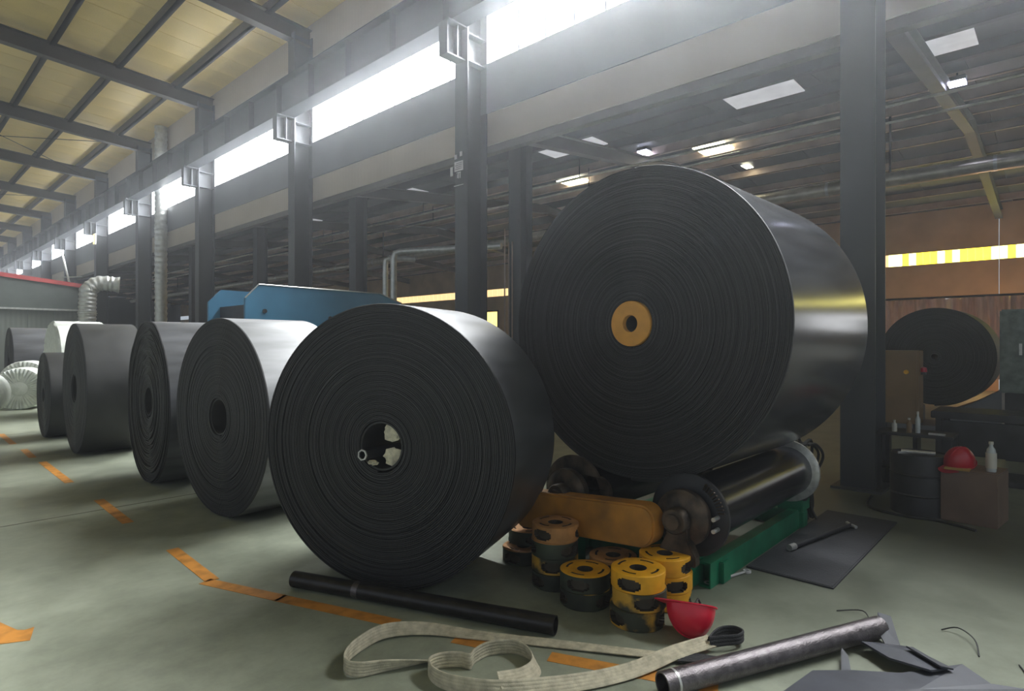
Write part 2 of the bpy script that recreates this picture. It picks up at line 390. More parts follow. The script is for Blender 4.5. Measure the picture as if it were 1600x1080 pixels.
# ------------------------------------------------------------------ the neighbouring bay
X2 = 25.0
def fz(x): return 5.9 + .1 * (x - XW) if x < 17 else 5.9 + .1 * (17 - XW) - .09 * (x - 17)
c2 = struct('ceiling_far')
for (xa, xb) in ((XW + .1, 17), (17, X2 + .3)):
    me = MB().prism([(xa, fz(xa)), (xb, fz(xb)), (xb, fz(xb) + .06), (xa, fz(xa) + .06)], 0, 1.99, 'y').mesh('roof_panel', M['farroof'])
    for j in range(44): put('roof_panel', me, c2, (0, -10.7 + 2 * j, random.uniform(-.004, .004)))
for i in range(12):
    x = 9. + 1.5 * i
    if x > 24.8: break
    z = fz(x)
    MB().box(x - .03, -7, z - .20, x + .03, YEND, z - .004).box(x - .03, -7, z - .20, x + .08, YEND, z - .186).build('purlin', M['farpurlin'] if x > 13 else M['farroof'], c2)  # far rows pale as if lit, near rows dark as unlit: light in the colour
for k in range(-1, NCOL):
    y = Y0 + PITCH * k
    rf = MB(); ibeam(rf, (XW + .1, y, fz(XW) - .36), (17, y, fz(17) - .36), .30, .2); ibeam(rf, (17, y, fz(17) - .36), (X2, y, fz(X2) - .36), .30, .2)
    rf.build('rafter', M['farrafter'], c2)
for (y0, y1) in ((7.75, 9.3), (3.5, 4.75), (1.0, 1.82), (14.2, 15.6), (20.4, 21.8)):
    s = MB().box(10.85, y0, 0, 11.6, y1, .02)
    q = s.build('skylight', M['sky'], c2); q.location = (0, 0, fz(11.2) - .12)
for (x0, y0, x1, y1) in ((14.3, 6.2, 15.3, 7.0), (14.4, 10.7, 15.3, 11.5), (16.6, 6.9, 17., 7.15), (17.4, 6.8, 17.8, 7.0)):
    q = MB().box(x0, y0, 0, x1, y1, .02).build('skylight', M['sky_hot'], c2); q.location = (0, 0, fz(x0) - .06)

wf = struct('wall_far')
for k in range(-2, NCOL):
    a, bb = Y0 + PITCH * k + .01, Y0 + PITCH * (k + 1) - .01
    MB().box(X2, a, 0, X2 + .1, bb, 4.30).build('cladding_panel', M['farwall'], wf)
    MB().box(X2, a, 4.72, X2 + .1, bb, 6.3).build('cladding_panel', M['farwall'], wf)
ypane = {m: MB().box(0, 0, 0, .03, .40, .42).mesh('pane', M[m]) for m in ('yel3',)}
ynar = {m: MB().box(0, 0, 0, .03, .196, .42).mesh('pane', M[m]) for m in ('yel1', 'yel2', 'yel3', 'yel5')}
for k in range(-2, NCOL - 2):
    a = Y0 + PITCH * k
    w = struct('window_%d' % (k + 20), (X2 + .02, a, 4.30))
    if k <= 0:
        for j in range(30):
            if a + j * .2065 < 4.6: put('pane', ynar[random.choice(['yel1', 'yel1', 'yel2', 'yel2', 'yel5'])], w, (0, j * .2065, 0))
            else: put('pane', ynar['yel3'], w, (0, j * .2065, 0))
    else:
        for j in range(15): put('pane', ypane['yel3'], w, (0, j * .413, 0))
d = struct('door_1', (X2 - .05, 24.3, 0))
dp = MB().box(0, 0, .1, .04, .38, 3.4).mesh('pane', M['yel4'])
for j in range(4): put('pane', dp, d, (0, j * .40, 0))
MB().box(-.02, -.08, 0, .04, -.01, 3.5).box(-.02, 1.60, 0, .04, 1.67, 3.5).box(-.02, -.08, 3.42, .04, 1.67, 3.5).build('door_frame', M['dark'], d)
d = struct('door_2', (X2 - .05, -7.6, 0))
dp = MB().box(0, 0, 1.5, .04, .98, 3.3).mesh('pane', M['day'])
for j in range(5): put('pane', dp, d, (0, j * 1.0, 0))
MB().box(-.02, -.1, 1.42, .04, 5.1, 1.49).box(-.02, -.1, 0, .04, -.01, 3.4).box(-.02, 5.0, 0, .04, 5.1, 3.4).box(-.02, -.1, 3.31, .04, 5.1, 3.4).build('door_frame', M['dark'], d)
wq = MB().box(XW, -10.95, 0, X2, -10.77, 6.9).build('wall_light_block', M['farroof']); wq['kind'] = 'structure'  # unseen end wall, added to keep world light out of this bay
wb = MB().box(XW, YEND, 0, X2, YEND + .2, 6.6).build('wall_back', M['farroof']); wb['kind'] = 'structure'

# columns of the neighbouring bay
lab2 = ['dark column with pale conduits between the two nearest rolls', 'dim column behind the blue machine in the next bay', 'dim column seen left of the blue machine in the next bay', 'dim column deep in the next bay behind the spiral duct']
me_f = {'front_flange': MB().box(0, -.17, 0, .018, .17, 5.9), 'back_flange': MB().box(.36, -.17, 0, .378, .17, 5.9), 'web': MB().box(.018, -.01, 0, .36, .01, 5.9), 'base_plate': MB().box(-.06, -.22, 0, .44, .22, .02)}
me_f = {n: m.mesh(n, M['steel']) for n, m in me_f.items()}
for k in range(4):
    t = thing('bay_column', lab2[k], 'column', (9.3, 8.55 + PITCH * k, 0), 0, 'columns of the neighbouring bay')
    for n, me in me_f.items(): put(n, me, t)
    if k == 0:
        for (y, h) in ((.26, 4.0), (.14, 3.7), (.04, 3.7)): MB().tube([(-.03, y, .02), (-.03, y, h)], .014, 8).build('conduit', M['farpurlin'], t)

t = thing('lagged_pipe', 'fat shiny lagged pipe running along under the roof of the next bay', 'pipe', (15, 0, 5.08))
MB().tube([(0, -6 + 3 * j, 0) for j in range(22)], .15, 16).build('lagging', M['lagging'], t, True)
for j in range(20): MB().tube([(0, -5 + 3 * j, 0), (0, -4.94 + 3 * j, 0)], .158, 16).build('band', M['galv'], t, True)
for j in range(10): MB().box(-.02, -3.4 + PITCH * j - .02, .15, .02, -3.4 + PITCH * j + .02, 1.5).build('hanger', M['dark'], t)
for n_, (x, z, r, lb) in enumerate(((12.2, 5.72, .03, 'thin pale pipe high under the next bay roof, upper of two'), (12.6, 5.55, .025, 'thin pale pipe high under the next bay roof, lower of two'))):
    t = thing('thin_pipe', lb, 'pipe', (x, 0, z), 0, 'thin pipes under the next bay roof')
    MB().tube([(0, -6, 0), (0, 45, 0)], r, 8).build('tube', M['lagging'], t, True)
    for j in range(9): MB().box(-.008, -3.4 + PITCH * j - .01, r, .008, -3.4 + PITCH * j + .01, .5).build('hanger', M['dark'], t)
t = thing('steam_pipe', 'pair of grey bent pipes rising behind the nearest roll beside the blue machine', 'pipe', (9.0, 12.4, 0))
MB().tube([(0, .35, 0), (0, .35, 3.55), (0, .32, 3.68), (.05, .22, 3.72), (.6, -.1, 3.72)], .07, 12).build('bent_pipe', M['galv'], t, True)
MB().tube([(0, 0, 0), (0, 0, 3.7), (.02, -.05, 3.82), (.1, -.15, 3.86), (1.2, -2.6, 3.86)], .08, 12).build('bent_pipe', M['galv'], t, True)

lamps = [((13.3, 7.8, 6.35), 'white', 'bright bluish lamp above the biggest roll'), ((13.3, 1.45, 6.2), 'white', 'bright bluish lamp at the right, beyond the nearest column'),
         ((20, 33.8, 6.4), 'white', 'small white lamp far off, right of the third column'), ((20, 40.5, 6.4), 'white', 'small white lamp far off, left of the third column'),
         ((20, 52, 6.3), 'warm', 'small yellow lamp far off, just right of the fourth column'), ((20, 60, 6.3), 'warm', 'small yellow lamp far off, between spiral duct and fourth column')]
for (p, kind, lb) in lamps:
    t = thing('bay_lamp', lb, 'lamp', p, 0, 'hanging lamps of the next bay')
    w = .14
    MB().box(-w, -w, .03, w, w, .11).build('housing', M['dark'], t, bevel=.01)
    MB().box(-w * .9, -w * .9, .0, w * .9, w * .9, .03).build('lens', M['lamp' if kind == 'white' else 'lamp_y'], t)
    MB().box(-.012, -.012, .11, .012, .012, max(.2, fz(p[0]) - p[2] - .30)).build('stem', M['dark'], t)

# ------------------------------------------------------------------ belt rolls
def belt_mesh(R, L, rc, t, top, jit=.004, n=120, seed=1, ripple=0., face='rubber'):
    rnd = random.Random(seed); nl = max(3, int(round((R - rc) / t))); t = (R - rc) / nl
    off = [rnd.gauss(0, jit) for _ in range(nl + 2)]; off2 = [rnd.gauss(0, jit) for _ in range(nl + 2)]
    dr = [rnd.uniform(-.12, .12) * t for _ in range(nl + 2)]
    mb = MB(); mb.noweld = True; vs = []; cols = n + 1
    rows = []
    for i in range(nl):           # front face from the core outwards; the layer index climbs by one per turn
        rows += [('F', i, .04, .005), ('F', i, .18, 0.), ('F', i, .82, 0.), ('F', i, .97, .005)]
    rows += [('F', nl - 1, 1.0, .012), ('B', nl - 1, 1.0, .012)]
    for i in reversed(range(nl)): rows += [('B', i, .97, .005), ('B', i, .18, 0.), ('B', i, .04, .005)]
    for (sd, i, fr, dp) in rows:
        for j in range(cols):
            u = j / n; g = -PI * .5 + 2 * PI * u + (seed % 5 - 2) * .12
            o = off if sd == 'F' else off2
            e = o[i] * (1 - u) + o[i + 1] * u + dp
            rr = rc + t * (i + fr + u - .5) + dr[i] * (1 - u) + dr[i + 1] * u if 0 < i < nl - 1 else rc + t * (i + fr) + t * (u - .5) * (1 if i == 0 or i == nl - 1 else 0)
            if ripple: rr += ripple * math.sin(9 * g + i * .55) * max(0, math.cos((g - PI / 2) * .9)) * (1 if i > nl * .3 else 0)
            x = e if sd == 'F' else L - e
            vs.append((x, rr * math.cos(g), rr * math.sin(g)))
    k = len(rows); fs = []; mi = []
    iF = nl * 4
    for a in range(k):
        a2 = (a + 1) % k
        outer = a == iF
        for j in range(n):
            fs.append((a * cols + j, a * cols + j + 1, a2 * cols + j + 1, a2 * cols + j)); mi.append(1 if outer else 0)
    # the loose outer end of the belt: a step one layer thick
    mb.v = vs; mb.f = fs; mb.mi = mi
    q = [iF * cols, (iF + 1) * cols, (iF + 1) * cols + n, iF * cols + n]
    mb.f.append(tuple(q)); mb.mi.append(0)
    return mb.mesh('belt', [M[face], M[top]], smooth=True)

def roll(label, X, Y, R, L, yaw, rc, t=.0125, top='rubber_top', z=0, n=120, seed=1, jit=.003, ripple=0., group='black conveyor belt rolls', liner=True, face='rubber'):
    o = thing('belt_roll', label, 'belt roll', (X, Y, z), yaw, group)
    put('belt', belt_mesh(R, L, rc, t, top, jit, n, seed, ripple, face), o, (0, 0, R))
    if liner: MB().pipe((.012, 0, R), (L - .012, 0, R), rc - t * .55, rc - t * .55 - .012, 40).build('core_tube', M['core'], o, True)
    return o

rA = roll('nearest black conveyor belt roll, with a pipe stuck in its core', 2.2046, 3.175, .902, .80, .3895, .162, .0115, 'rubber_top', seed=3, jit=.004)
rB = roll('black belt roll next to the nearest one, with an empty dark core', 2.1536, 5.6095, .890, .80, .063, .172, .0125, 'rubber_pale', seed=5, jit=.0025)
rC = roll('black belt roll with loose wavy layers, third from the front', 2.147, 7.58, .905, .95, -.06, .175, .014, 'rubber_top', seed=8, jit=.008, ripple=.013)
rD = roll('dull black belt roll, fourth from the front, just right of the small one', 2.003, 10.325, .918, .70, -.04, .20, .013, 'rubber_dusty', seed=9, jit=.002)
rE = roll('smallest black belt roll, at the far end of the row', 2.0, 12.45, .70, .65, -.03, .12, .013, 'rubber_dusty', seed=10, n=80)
rF = roll('black belt roll far off by the shed, its side towards us', 2.75, 22.0, 1.0, 1.1, -.02, .15, .02, 'rubber_top', seed=11, n=80)
rG = roll('biggest black belt roll, with a yellow disc on its core, on the winder', 3.5155, 2.1646, 1.0525, 1.52, -.0227, .16, .0105, 'rubber_gloss', z=.632, seed=2, jit=.0025, n=140, liner=False)
MB().lathe([(.058, -.012), (.150, -.012), (.154, -.006), (.154, .03), (.058, .03)], 'x', 48, True).build('core_disc', M['disc'], rG, True, loc=(0, 0, 1.0525))
MB().pipe((.03, 0, 1.0525), (1.49, 0, 1.0525), .15, .058, 32).build('core_tube', M['core'], rG, True)
rH = roll('dark belt roll on a stand in the next bay, right of the nearest column', 12.8, 1.72, .86, 1.0, -.02, .05, .02, 'rubber', z=.46, seed=12, n=80, liner=False)
# things in the core of the nearest roll: lying pipe and crumpled lining
ax = Matrix.Rotation(.3895, 4, 'Z'); base = Vector((2.2046, 3.175, 0))
def A3(x, y, z): return base + (ax @ Vector((x, y, z)))
t = thing('core_pipe', 'grey pipe end sticking out of the nearest roll core', 'pipe', A3(0, 0, 0), .3895)
MB().pipe((-.06, .092, .852), (.72, .01, .83), .034, .028, 7).build('tube', M['dark'], t)
MB().pipe((-.066, .0925, .8523), (-.056, .0916, .8518), .036, .027, 7).build('bright_end', M['bright'], t)
t = rA
pm = MB()
def crumple(mb, y0, z0, w, h, x0, seed):
    rn = random.Random(seed); n = 7; vs = []
    for i in range(n):
        for j in range(n):
            u, v = i / (n - 1) - .5, j / (n - 1) - .5
            vs.append((x0 + rn.uniform(-.012, .012), y0 + u * w * (1 - .5 * abs(v)), z0 + v * h * (1 - .5 * abs(u))))
    vs2 = [(x + .006, y, z) for x, y, z in vs]
    fs = []
    for i in range(n - 1):
        for j in range(n - 1):
            a = i * n + j; fs.append((a, a + 1, a + n + 1, a + n)); fs.append((n * n + a, n * n + a + n, n * n + a + n + 1, n * n + a + 1))
    edge = [i * n for i in range(n)] + [(n - 1) * n + j for j in range(1, n)] + [i * n + n - 1 for i in reversed(range(n - 1))] + [j for j in reversed(range(1, n - 1))]
    for a in range(len(edge)): fs.append((edge[a], edge[(a + 1) % len(edge)], n * n + edge[(a + 1) % len(edge)], n * n + edge[a]))
    mb.add(vs + vs2, fs)
for (y, z, w, h, x, sd, nm) in ((-.055, .985, .13, .12, .05, 1, 'torn_lining'), (-.065, .832, .15, .12, .05, 2, 'torn_lining'), (.055, .795, .08, .035, .0, 3, 'torn_lining')):
    m_ = MB(); crumple(m_, y, z, w, h, x, sd); m_.build(nm, M['paper'], rA, True)
# the same core glimpsed in the third roll
m_ = MB(); crumple(m_, -.04, .93, .06, .12, .3, 4); m_.build('torn_lining', M['paper'], rC, True)

# white wrapped rolls
def wrapped(label, X, Y, R, L, yaw, n=72, seed=1, z=0):
    rn = random.Random(seed); o = thing('wrapped_roll', label, 'wrapped roll', (X, Y, z), yaw, 'white wrapped rolls')
    prof = [(0.001, .03), (R * .30, .02), (R * .45, .0), (R * .72, .015), (R * .86, .0), (R * .97, .02), (R, .05), (R, L - .05), (R * .97, L - .02), (R * .8, L), (.001, L - .02)]
    ph = rn.uniform(0, 6)
    mb = MB(); vs = []; 
    for (r, x) in prof:
        for j in range(n):
            g = 2 * PI * j / n; pl = math.sin(36 * g + ph + rn.uniform(-.6, .6))
            amp = .018 if R * .7 < r < R * .99 else .003
            vs.append((x + pl * amp, r * math.cos(g), R + r * math.sin(g) * (1 - .004 * (pl > 0))))
    k = len(prof)
    mb.add(vs, [(i * n + j, i * n + (j + 1) % n, (i + 1) * n + (j + 1) % n, (i + 1) * n + j) for i in range(k - 1) for j in range(n)])
    mb.build('wrapping', M['wrap'], o, True)
    dm = MB().lathe([(.001, -.008), (R * .3, -.008), (R * .33, .0), (R * .33, .02), (.001, .02)], 'x', 32)
    dm.build('end_cover', M['wrap'], o, True, loc=(.012, 0, R))
    MB().lathe([(R + .004, L * .45), (R + .006, L * .47), (R + .006, L * .53), (R + .004, L * .55)], 'x', 48, True).build('wrap_band', M['wrap'], o, True, loc=(0, 0, R))
    return o
wrapped('large white wrapped roll standing behind the dull black rolls', 2.72, 16.2, 1.02, .95, -.02, seed=2)
wrapped('small white wrapped roll with a puckered round end, left of the smallest black roll', 2.42, 17.9, .49, .9, 1.25, seed=3)
wrapped('small white wrapped roll cut by the left edge of the picture', 1.45, 16.4, .48, .9, 1.25, seed=4)
wrapped('small white wrapped roll behind the puckered one, only its top showing', 2.75, 19.6, .55, .8, 1.2, seed=5)

# ------------------------------------------------------------------ winder under the biggest roll
wd = thing('winder', 'drum winder with green frame, yellow guard and black drums under the biggest roll', 'winder', (3.4, 1.72, 0))
def wx(x, y, z): return (x - 3.4, y - 1.72, z)
ZD = .49
for i, yd in enumerate((1.72, 2.61)):
    dr = MB().lathe([(.2, 0), (.2, 1.74)], 'x', 56).build('drum', M['drum'], wd, True, loc=wx(3.50, yd, ZD))
    for (x0, nm) in ((3.46, 'drum_flange'), (5.22, 'drum_flange')):
        MB().lathe([(.05, 0), (.235, 0), (.255, .008), (.255, .03), (.235, .042), (.05, .042)], 'x', 56, True).build(nm, M['dark' if x0 < 4 else 'bright'] if i == 0 else M['rust'], wd, True, loc=wx(x0, yd, ZD))
    h = MB().lathe([(.03, -.20), (.07, -.20), (.078, -.19), (.08, -.12), (.13, -.115), (.15, -.10), (.17, -.09), (.172, -.05), (.165, -.03), (.14, -.025), (.14, 0), (.03, 0)], 'x', 48, True)
    h.build('hub', M['rust'], wd, True, loc=wx(3.46, yd, ZD))
    MB().tube([wx(3.24, yd, ZD), wx(5.42, yd, ZD)], .045, 20).build('shaft', M['rust'], wd, True)
    for x0 in (3.30, 5.34):
        pb = MB().prism([(-.12, -.26), (.12, -.26), (.12, -.20), (.07, -.10), (.065, .03), (.04, .06), (-.04, .06), (-.065, .03), (-.07, -.10), (-.12, -.20)], 0, .07, 'x')
        pb.build('bearing_block', M['rust' if x0 < 4 else 'dark'], wd, bevel=.008, loc=wx(x0, yd, ZD))
# clamp bolts on the near flange
for (dy, dz) in ((-.19, .02), (-.19, -.05)): MB().tube([wx(3.39, 1.72 + dy, ZD + dz), wx(3.47, 1.72 + dy, ZD + dz)], .013, 8).build('bolt', M['bright'], wd, True)
for j in range(10):
    g = 2.1 + j * .09; MB().bar(wx(3.455, 1.72 + .20 * math.cos(g) , ZD + .20 * math.sin(g)), wx(3.44, 1.72 + .245 * math.cos(g), ZD + .245 * math.sin(g)), .012, .008).build('vane', M['rust'], wd)
# yellow guard: long box with rounded ends
def stad(y0, y1, z0, z1, r0, r1, n=8):
    pts = []
    for (cy, cz, a0, r) in ((y1 - r1, z1 - r1, 0, r1), (y0 + r0, z1 - r0, 90, r0), (y0 + r0, z0 + r0, 180, r0), (y1 - r1, z0 + r1, 270, r1)):
        for j in range(n + 1):
            g = math.radians(a0 + 90 * j / n); pts.append((cy + r * math.cos(g), cz + r * math.sin(g)))
    return pts
MB().prism([(a_, b_ - .075 * (a_ - .6)) for a_, b_ in stad(1.815 - 1.72, 2.93 - 1.72, .275, .535, .10, .06)], -.20, -.06, 'x').build('chain_guard', M['guard'], wd, True, bevel=.012)
MB().prism(stad(2.3 - 1.72, 2.85 - 1.72, .40, .62, .10, .12), .06, .10, 'x').build('dark_cover', M['rust'], wd, True, bevel=.01)
# green frame: channels along the roll, cross members and feet
def channel(mb, x0, x1, y, z0, z1):
    mb.box(x0, y - .01, z0, x1, y, z1).box(x0, y - .0, z1 - .014, x1, y + .07, z1).box(x0, y, z0, x1, y + .07, z0 + .014)
ch = MB(); channel(ch, .22, 2.10, 1.66 - 1.72, .0, .16); ch.build('frame_beam', M['green'], wd)
ch = MB(); channel(ch, .22, 2.10, 2.68 - 1.72, .0, .16); ch.build('frame_beam', M['green'], wd)
for x in (.345, 1.92): MB().box(x, -.10, .0, x + .12, 1.02, .14).build('cross_beam', M['green'], wd, bevel=.006)
for (x, y, w, z1) in ((.04, .02, .28, .25), (-.12, .79, .2, .232), (1.90, -.10, .2, .232), (1.90, .79, .2, .232)): MB().box(x, y, .142 if x > 0.1 else 0, x + w, y + w, z1).build('pedestal', M['green'], wd, bevel=.006)
# motor end of the near drum
mo = MB().lathe([(.001, 0), (.12, 0), (.12, .02), (.10, .03), (.10, .24), (.085, .27), (.001, .27)], 'x', 32).build('motor', M['dark'], wd, True, loc=wx(5.45, 1.72, ZD))
MB().box(2.16, -.05, 0, 2.26, .05, .39).build('motor_stand', M['dark'], wd, bevel=.006)
hs = MB()
rh = random.Random(4)
for j in range(7):
    y = -.13 + j * .03; a_, b_ = rh.uniform(-.05, .05), rh.uniform(-.06, .06)
    hs.tube([q[:3] for q in smooth_path([(1.96, y, .70 - .01 * j, 0), (2.08, y + a_, .74 + b_, 0), (2.20, y + b_, .60 + a_, 0), (2.16, y - a_, .36, 0), (2.22 + a_, y - b_, .14, 0), (2.24 + b_, y, .03, 0)], 6)], .012, 6)
hs.build('hose', M['core'], wd, True)
for o_ in wd.children:
    if o_.name.startswith('hose'): o_['kind'] = 'stuff'

# ------------------------------------------------------------------ yellow hub rings
def ring_mesh(side, top, seed=0, R=.15, ri=.048, h=.1, n=96):
    rn = random.Random(seed); a0 = rn.uniform(0, 6)
    rad = [ri, ri + .012, .102, .116, R - .006, R]; mb = MB()
    slot = lambda j: ((j + int(a0 * 12)) % (n // 4)) < n // 8
    H = lambda i, j: h - .035 if (i == 2 and slot(j)) else (h if 0 < i < 4 else h)
    def pt(r, j, z): g = 2 * PI * j / n + a0 * .01; return (r * math.cos(g), r * math.sin(g), z)
    for j in range(n):
        for i in range(5):
            z = H(i, j); za = z - (.004 if i == 4 else 0); zi = z - (.004 if i == 0 else 0)
            z0 = zi if i == 0 else z; z1 = za if i == 4 else z
            mb.add([pt(rad[i], j, z0), pt(rad[i], j + 1, z0), pt(rad[i + 1], j + 1, z1), pt(rad[i + 1], j, z1)], [(0, 1, 2, 3)], 1 if z > h - .02 else 2)
        if slot(j):
            for r in (rad[2], rad[3]): mb.add([pt(r, j, h - .035), pt(r, j + 1, h - .035), pt(r, j + 1, h), pt(r, j, h)], [(0, 1, 2, 3)], 2)
            if not slot(j - 1): mb.add([pt(rad[2], j, h - .035), pt(rad[3], j, h - .035), pt(rad[3], j, h), pt(rad[2], j, h)], [(0, 1, 2, 3)], 2)
            if not slot(j + 1): mb.add([pt(rad[2], j + 1, h - .035), pt(rad[3], j + 1, h - .035), pt(rad[3], j + 1, h), pt(rad[2], j + 1, h)], [(0, 1, 2, 3)], 2)
    # outer wall with four arched pockets
    zs = [0, .004, .014, .022, .030, .038, .046, .054, .062, .070, .078, .084, h - .004]
    def pocket(j, k):
        u = ((j + int(a0 * 7)) % (n // 3)) / (n // 3)
        zc = (zs[k] + zs[min(k + 1, len(zs) - 1)]) / 2; half = .22 * math.sqrt(max(0, 1 - ((zc - .046) / .034) ** 2))
        return abs(u - .5 + .5 / (n // 3)) < half
    rd = lambda j, k: R - .03 if pocket(j, k) else R
    for j in range(n):
        for k in range(len(zs) - 1):
            r = rd(j, k); mi = 2 if r < R else 0
            rl = r - .004 if (k == 0) else r
            mi = 3 if r < R else 0
            mb.add([pt(rl if k == 0 else r, j, zs[k]), pt(rl if k == 0 else r, j + 1, zs[k]), pt(r, j + 1, zs[k + 1]), pt(r, j, zs[k + 1])], [(0, 1, 2, 3)], mi)
            if r < R:
                for (jj, e) in ((j - 1, j), (j + 1, j + 1)):
                    if rd(jj, k) == R: mb.add([pt(r, e, zs[k]), pt(R, e, zs[k]), pt(R, e, zs[k + 1]), pt(r, e, zs[k + 1])], [(0, 1, 2, 3)], 2)
                if rd(j, k - 1) == R: mb.add([pt(r, j, zs[k]), pt(r, j + 1, zs[k]), pt(R, j + 1, zs[k]), pt(R, j, zs[k])], [(0, 1, 2, 3)], 2)
                if rd(j, k + 1) == R: mb.add([pt(r, j, zs[k + 1]), pt(r, j + 1, zs[k + 1]), pt(R, j + 1, zs[k + 1]), pt(R, j, zs[k + 1])], [(0, 1, 2, 3)], 2)
        mb.add([pt(ri, j, 0), pt(ri, j + 1, 0), pt(R - .004, j + 1, 0), pt(R - .004, j, 0)], [(0, 1, 2, 3)], 0)
        mb.add([pt(ri, j, 0), pt(ri, j + 1, 0), pt(ri, j + 1, h - .004), pt(ri, j, h - .004)], [(0, 1, 2, 3)], 2)
    return mb.mesh('hub_ring', [M[side], M[top], M['slot'], M['pocket']], smooth=True)
rings = [ # x, y, level, side, top, rz, label
    (3.03, 2.427, 0, 'olive', 'yellow_dirty', .3, 'lowest ring of the leftmost tall stack, olive and hidden under three rings'),
    (3.035, 2.435, 1, 'yellow_dirty', 'yellow_dirty', 1.1, 'second ring from the floor in the leftmost tall stack, with a yellow patch'),
    (3.025, 2.43, 2, 'olive', 'yellow_dust', 2.0, 'third ring from the floor in the leftmost tall stack, grimy'),
    (3.03, 2.427, 3, 'yellow_dust', 'yellow_dust', .6, 'dusty orange ring on top of the leftmost tall stack'),
    (2.938, 2.126, 0, 'olive', 'yellow_dirty', .0, 'dark olive lower ring of the two in the front left stack'),
    (2.938, 2.126, 1, 'olive', 'yellow', .9, 'yellow faced upper ring of the two in the front left stack'),
    (2.930, 1.765, 0, 'yellow_dirty', 'yellow_dirty', .2, 'grimy lowest ring of the front middle stack, beside the red hard hat'),
    (2.945, 1.760, 1, 'yellow_dirty', 'yellow_dirty', 1.4, 'grimy middle ring of the front middle stack beside the red hard hat'),
    (2.938, 1.762, 2, 'yellow', 'yellow', .75, 'clean yellow ring on top of the front middle stack'),
    (3.257, 1.766, 0, 'yellow', 'yellow', .5, 'lowest yellow ring of the right stack by the green frame'),
    (3.262, 1.762, 1, 'yellow', 'yellow', 1.5, 'middle yellow ring of the right stack by the green frame'),
    (3.252, 1.768, 2, 'yellow', 'yellow', .1, 'top yellow ring of the right stack by the green frame'),
    (3.262, 2.141, 0, 'olive', 'yellow_dirty', .4, 'lower ring hidden at the back between the yellow stacks'),
    (3.257, 2.136, 1, 'yellow_dust', 'yellow_dust', 1.2, 'dull yellow ring at the back between the yellow stacks'),
    (3.216, 2.869, 0, 'olive', 'yellow_dust', .7, 'olive sided ring on the floor behind the leftmost tall stack'),
    (3.325, 2.915, 1, 'olive', 'yellow_dust', 1.6, 'olive sided ring leaning on the lower one behind the leftmost tall stack'),
]
rc_ = {}
for i, (x, y, lv, sd, tp, rz, lb) in enumerate(rings):
    if (sd, tp) not in rc_: rc_[(sd, tp)] = ring_mesh(sd, tp, 3)
    o = put('hub_ring', rc_[(sd, tp)], None, (x, y, .1 * lv + .001), rz); tag(o, lb, 'ring', 'yellow hub rings in stacks')

# ------------------------------------------------------------------ hard hats
def hat(label, loc, rot, m, strap=True):
    o = thing('hard_hat', label, 'hard hat', loc); o.rotation_euler = (Matrix.Rotation(rot[0], 4, (-math.sin(rot[1]), math.cos(rot[1]), 0)) @ Matrix.Rotation(rot[2], 4, 'Z') @ Matrix.Rotation(rot[3], 4, 'X')).to_euler()
    n = 40; vs = []; prof = []
    for i in range(13):
        a = PI / 2 * i / 12; prof.append((math.cos(a), math.sin(a)))
    mb = MB()
    out = [(r * 1.0, z * .155) for r, z in prof]; inn = [(r * .975, z * .150) for r, z in reversed(prof)]
    k = 0; rows = out + inn
    for (r, z) in rows:
        for j in range(n):
            g = 2 * PI * j / n; r1 = max(r, .001)
            ridge = .006 * max(0, 1 - abs(math.sin(g)) * 9) * (z > .02)
            vs.append((r1 * .128 * math.cos(g), r1 * .108 * math.sin(g), z + ridge))
    K = len(rows)
    mb.add(vs, [(i * n + j, i * n + (j + 1) % n, ((i + 1) % K) * n + (j + 1) % n, ((i + 1) % K) * n + j) for i in range(K) for j in range(n)])
    mb.build('shell', m, o, True)
    br_ = MB(); vs = []; n2 = 48
    for (rr, z) in ((1.0, .004), (1.0, .0), (1.08, -.004), (1.08, .002)):
        for j in range(n2):
            g = 2 * PI * j / n2; pk = 1 + (.42 * max(0, math.cos(g)) ** 3 if rr > 1.01 else 0)
            vs.append((.128 * rr * math.cos(g) * pk, .108 * rr * math.sin(g) * (1 + (pk - 1) * .3), z - .02 * (pk - 1)))
    br_.add(vs, [(i * n2 + j, i * n2 + (j + 1) % n2, ((i + 1) % 4) * n2 + (j + 1) % n2, ((i + 1) % 4) * n2 + j) for i in range(4) for j in range(n2)])
    br_.build('brim', m, o, True)
    if strap:
        hb = MB().lathe([(.092, .004), (.095, .004), (.095, .035), (.092, .035)], 'z', 32, True); hb.build('headband', M['core'], o, True)
        MB().tube([(-.06, .02, .0), (-.05, .0, -.02), (-.03, -.03, -.035), (-.01, -.05, -.01), (.0, -.085, .01)], .006, 6).build('chin_strap', M['core'], o, True)
    return o
hat('red hard hat lying upside down on the floor beside the yellow rings', (3.0, 1.478, .148), (.50, .457, 2.30, PI), M['red'])
hat('darker red hard hat lying on the cardboard box beside the bottle', (6.55, .70, .50), (-.45, .10, 2.5, 0), M['red_dark'], False)

# ------------------------------------------------------------------ pipes, straps, tools on the floor
t = thing('black_pipe', 'black steel pipe lying on the floor in front of the nearest roll', 'pipe', (1.855, 3.61, 0))
MB().pipe((0, 0, .052), (.637, -1.615, .052), .05, .043).build('tube', M['pipe_black'], t, True)
MB().pipe((.17, -.431, .052), (.185, -.469, .052), .0515, .049).build('worn_collar', M['pipe_steel'], t, True)
t = thing('steel_pipe', 'thick bare steel pipe lying at the bottom right of the floor', 'pipe', (2.40, 1.286, 0))
MB().pipe((-.03, .014, .056), (1.21, -.564, .066), .054, .046).build('tube', M['pipe_steel'], t, True)
MB().pipe((.02, -.009, .0563), (.03, -.0137, .0564), .0555, .053).build('end_collar', M['bright'], t, True)

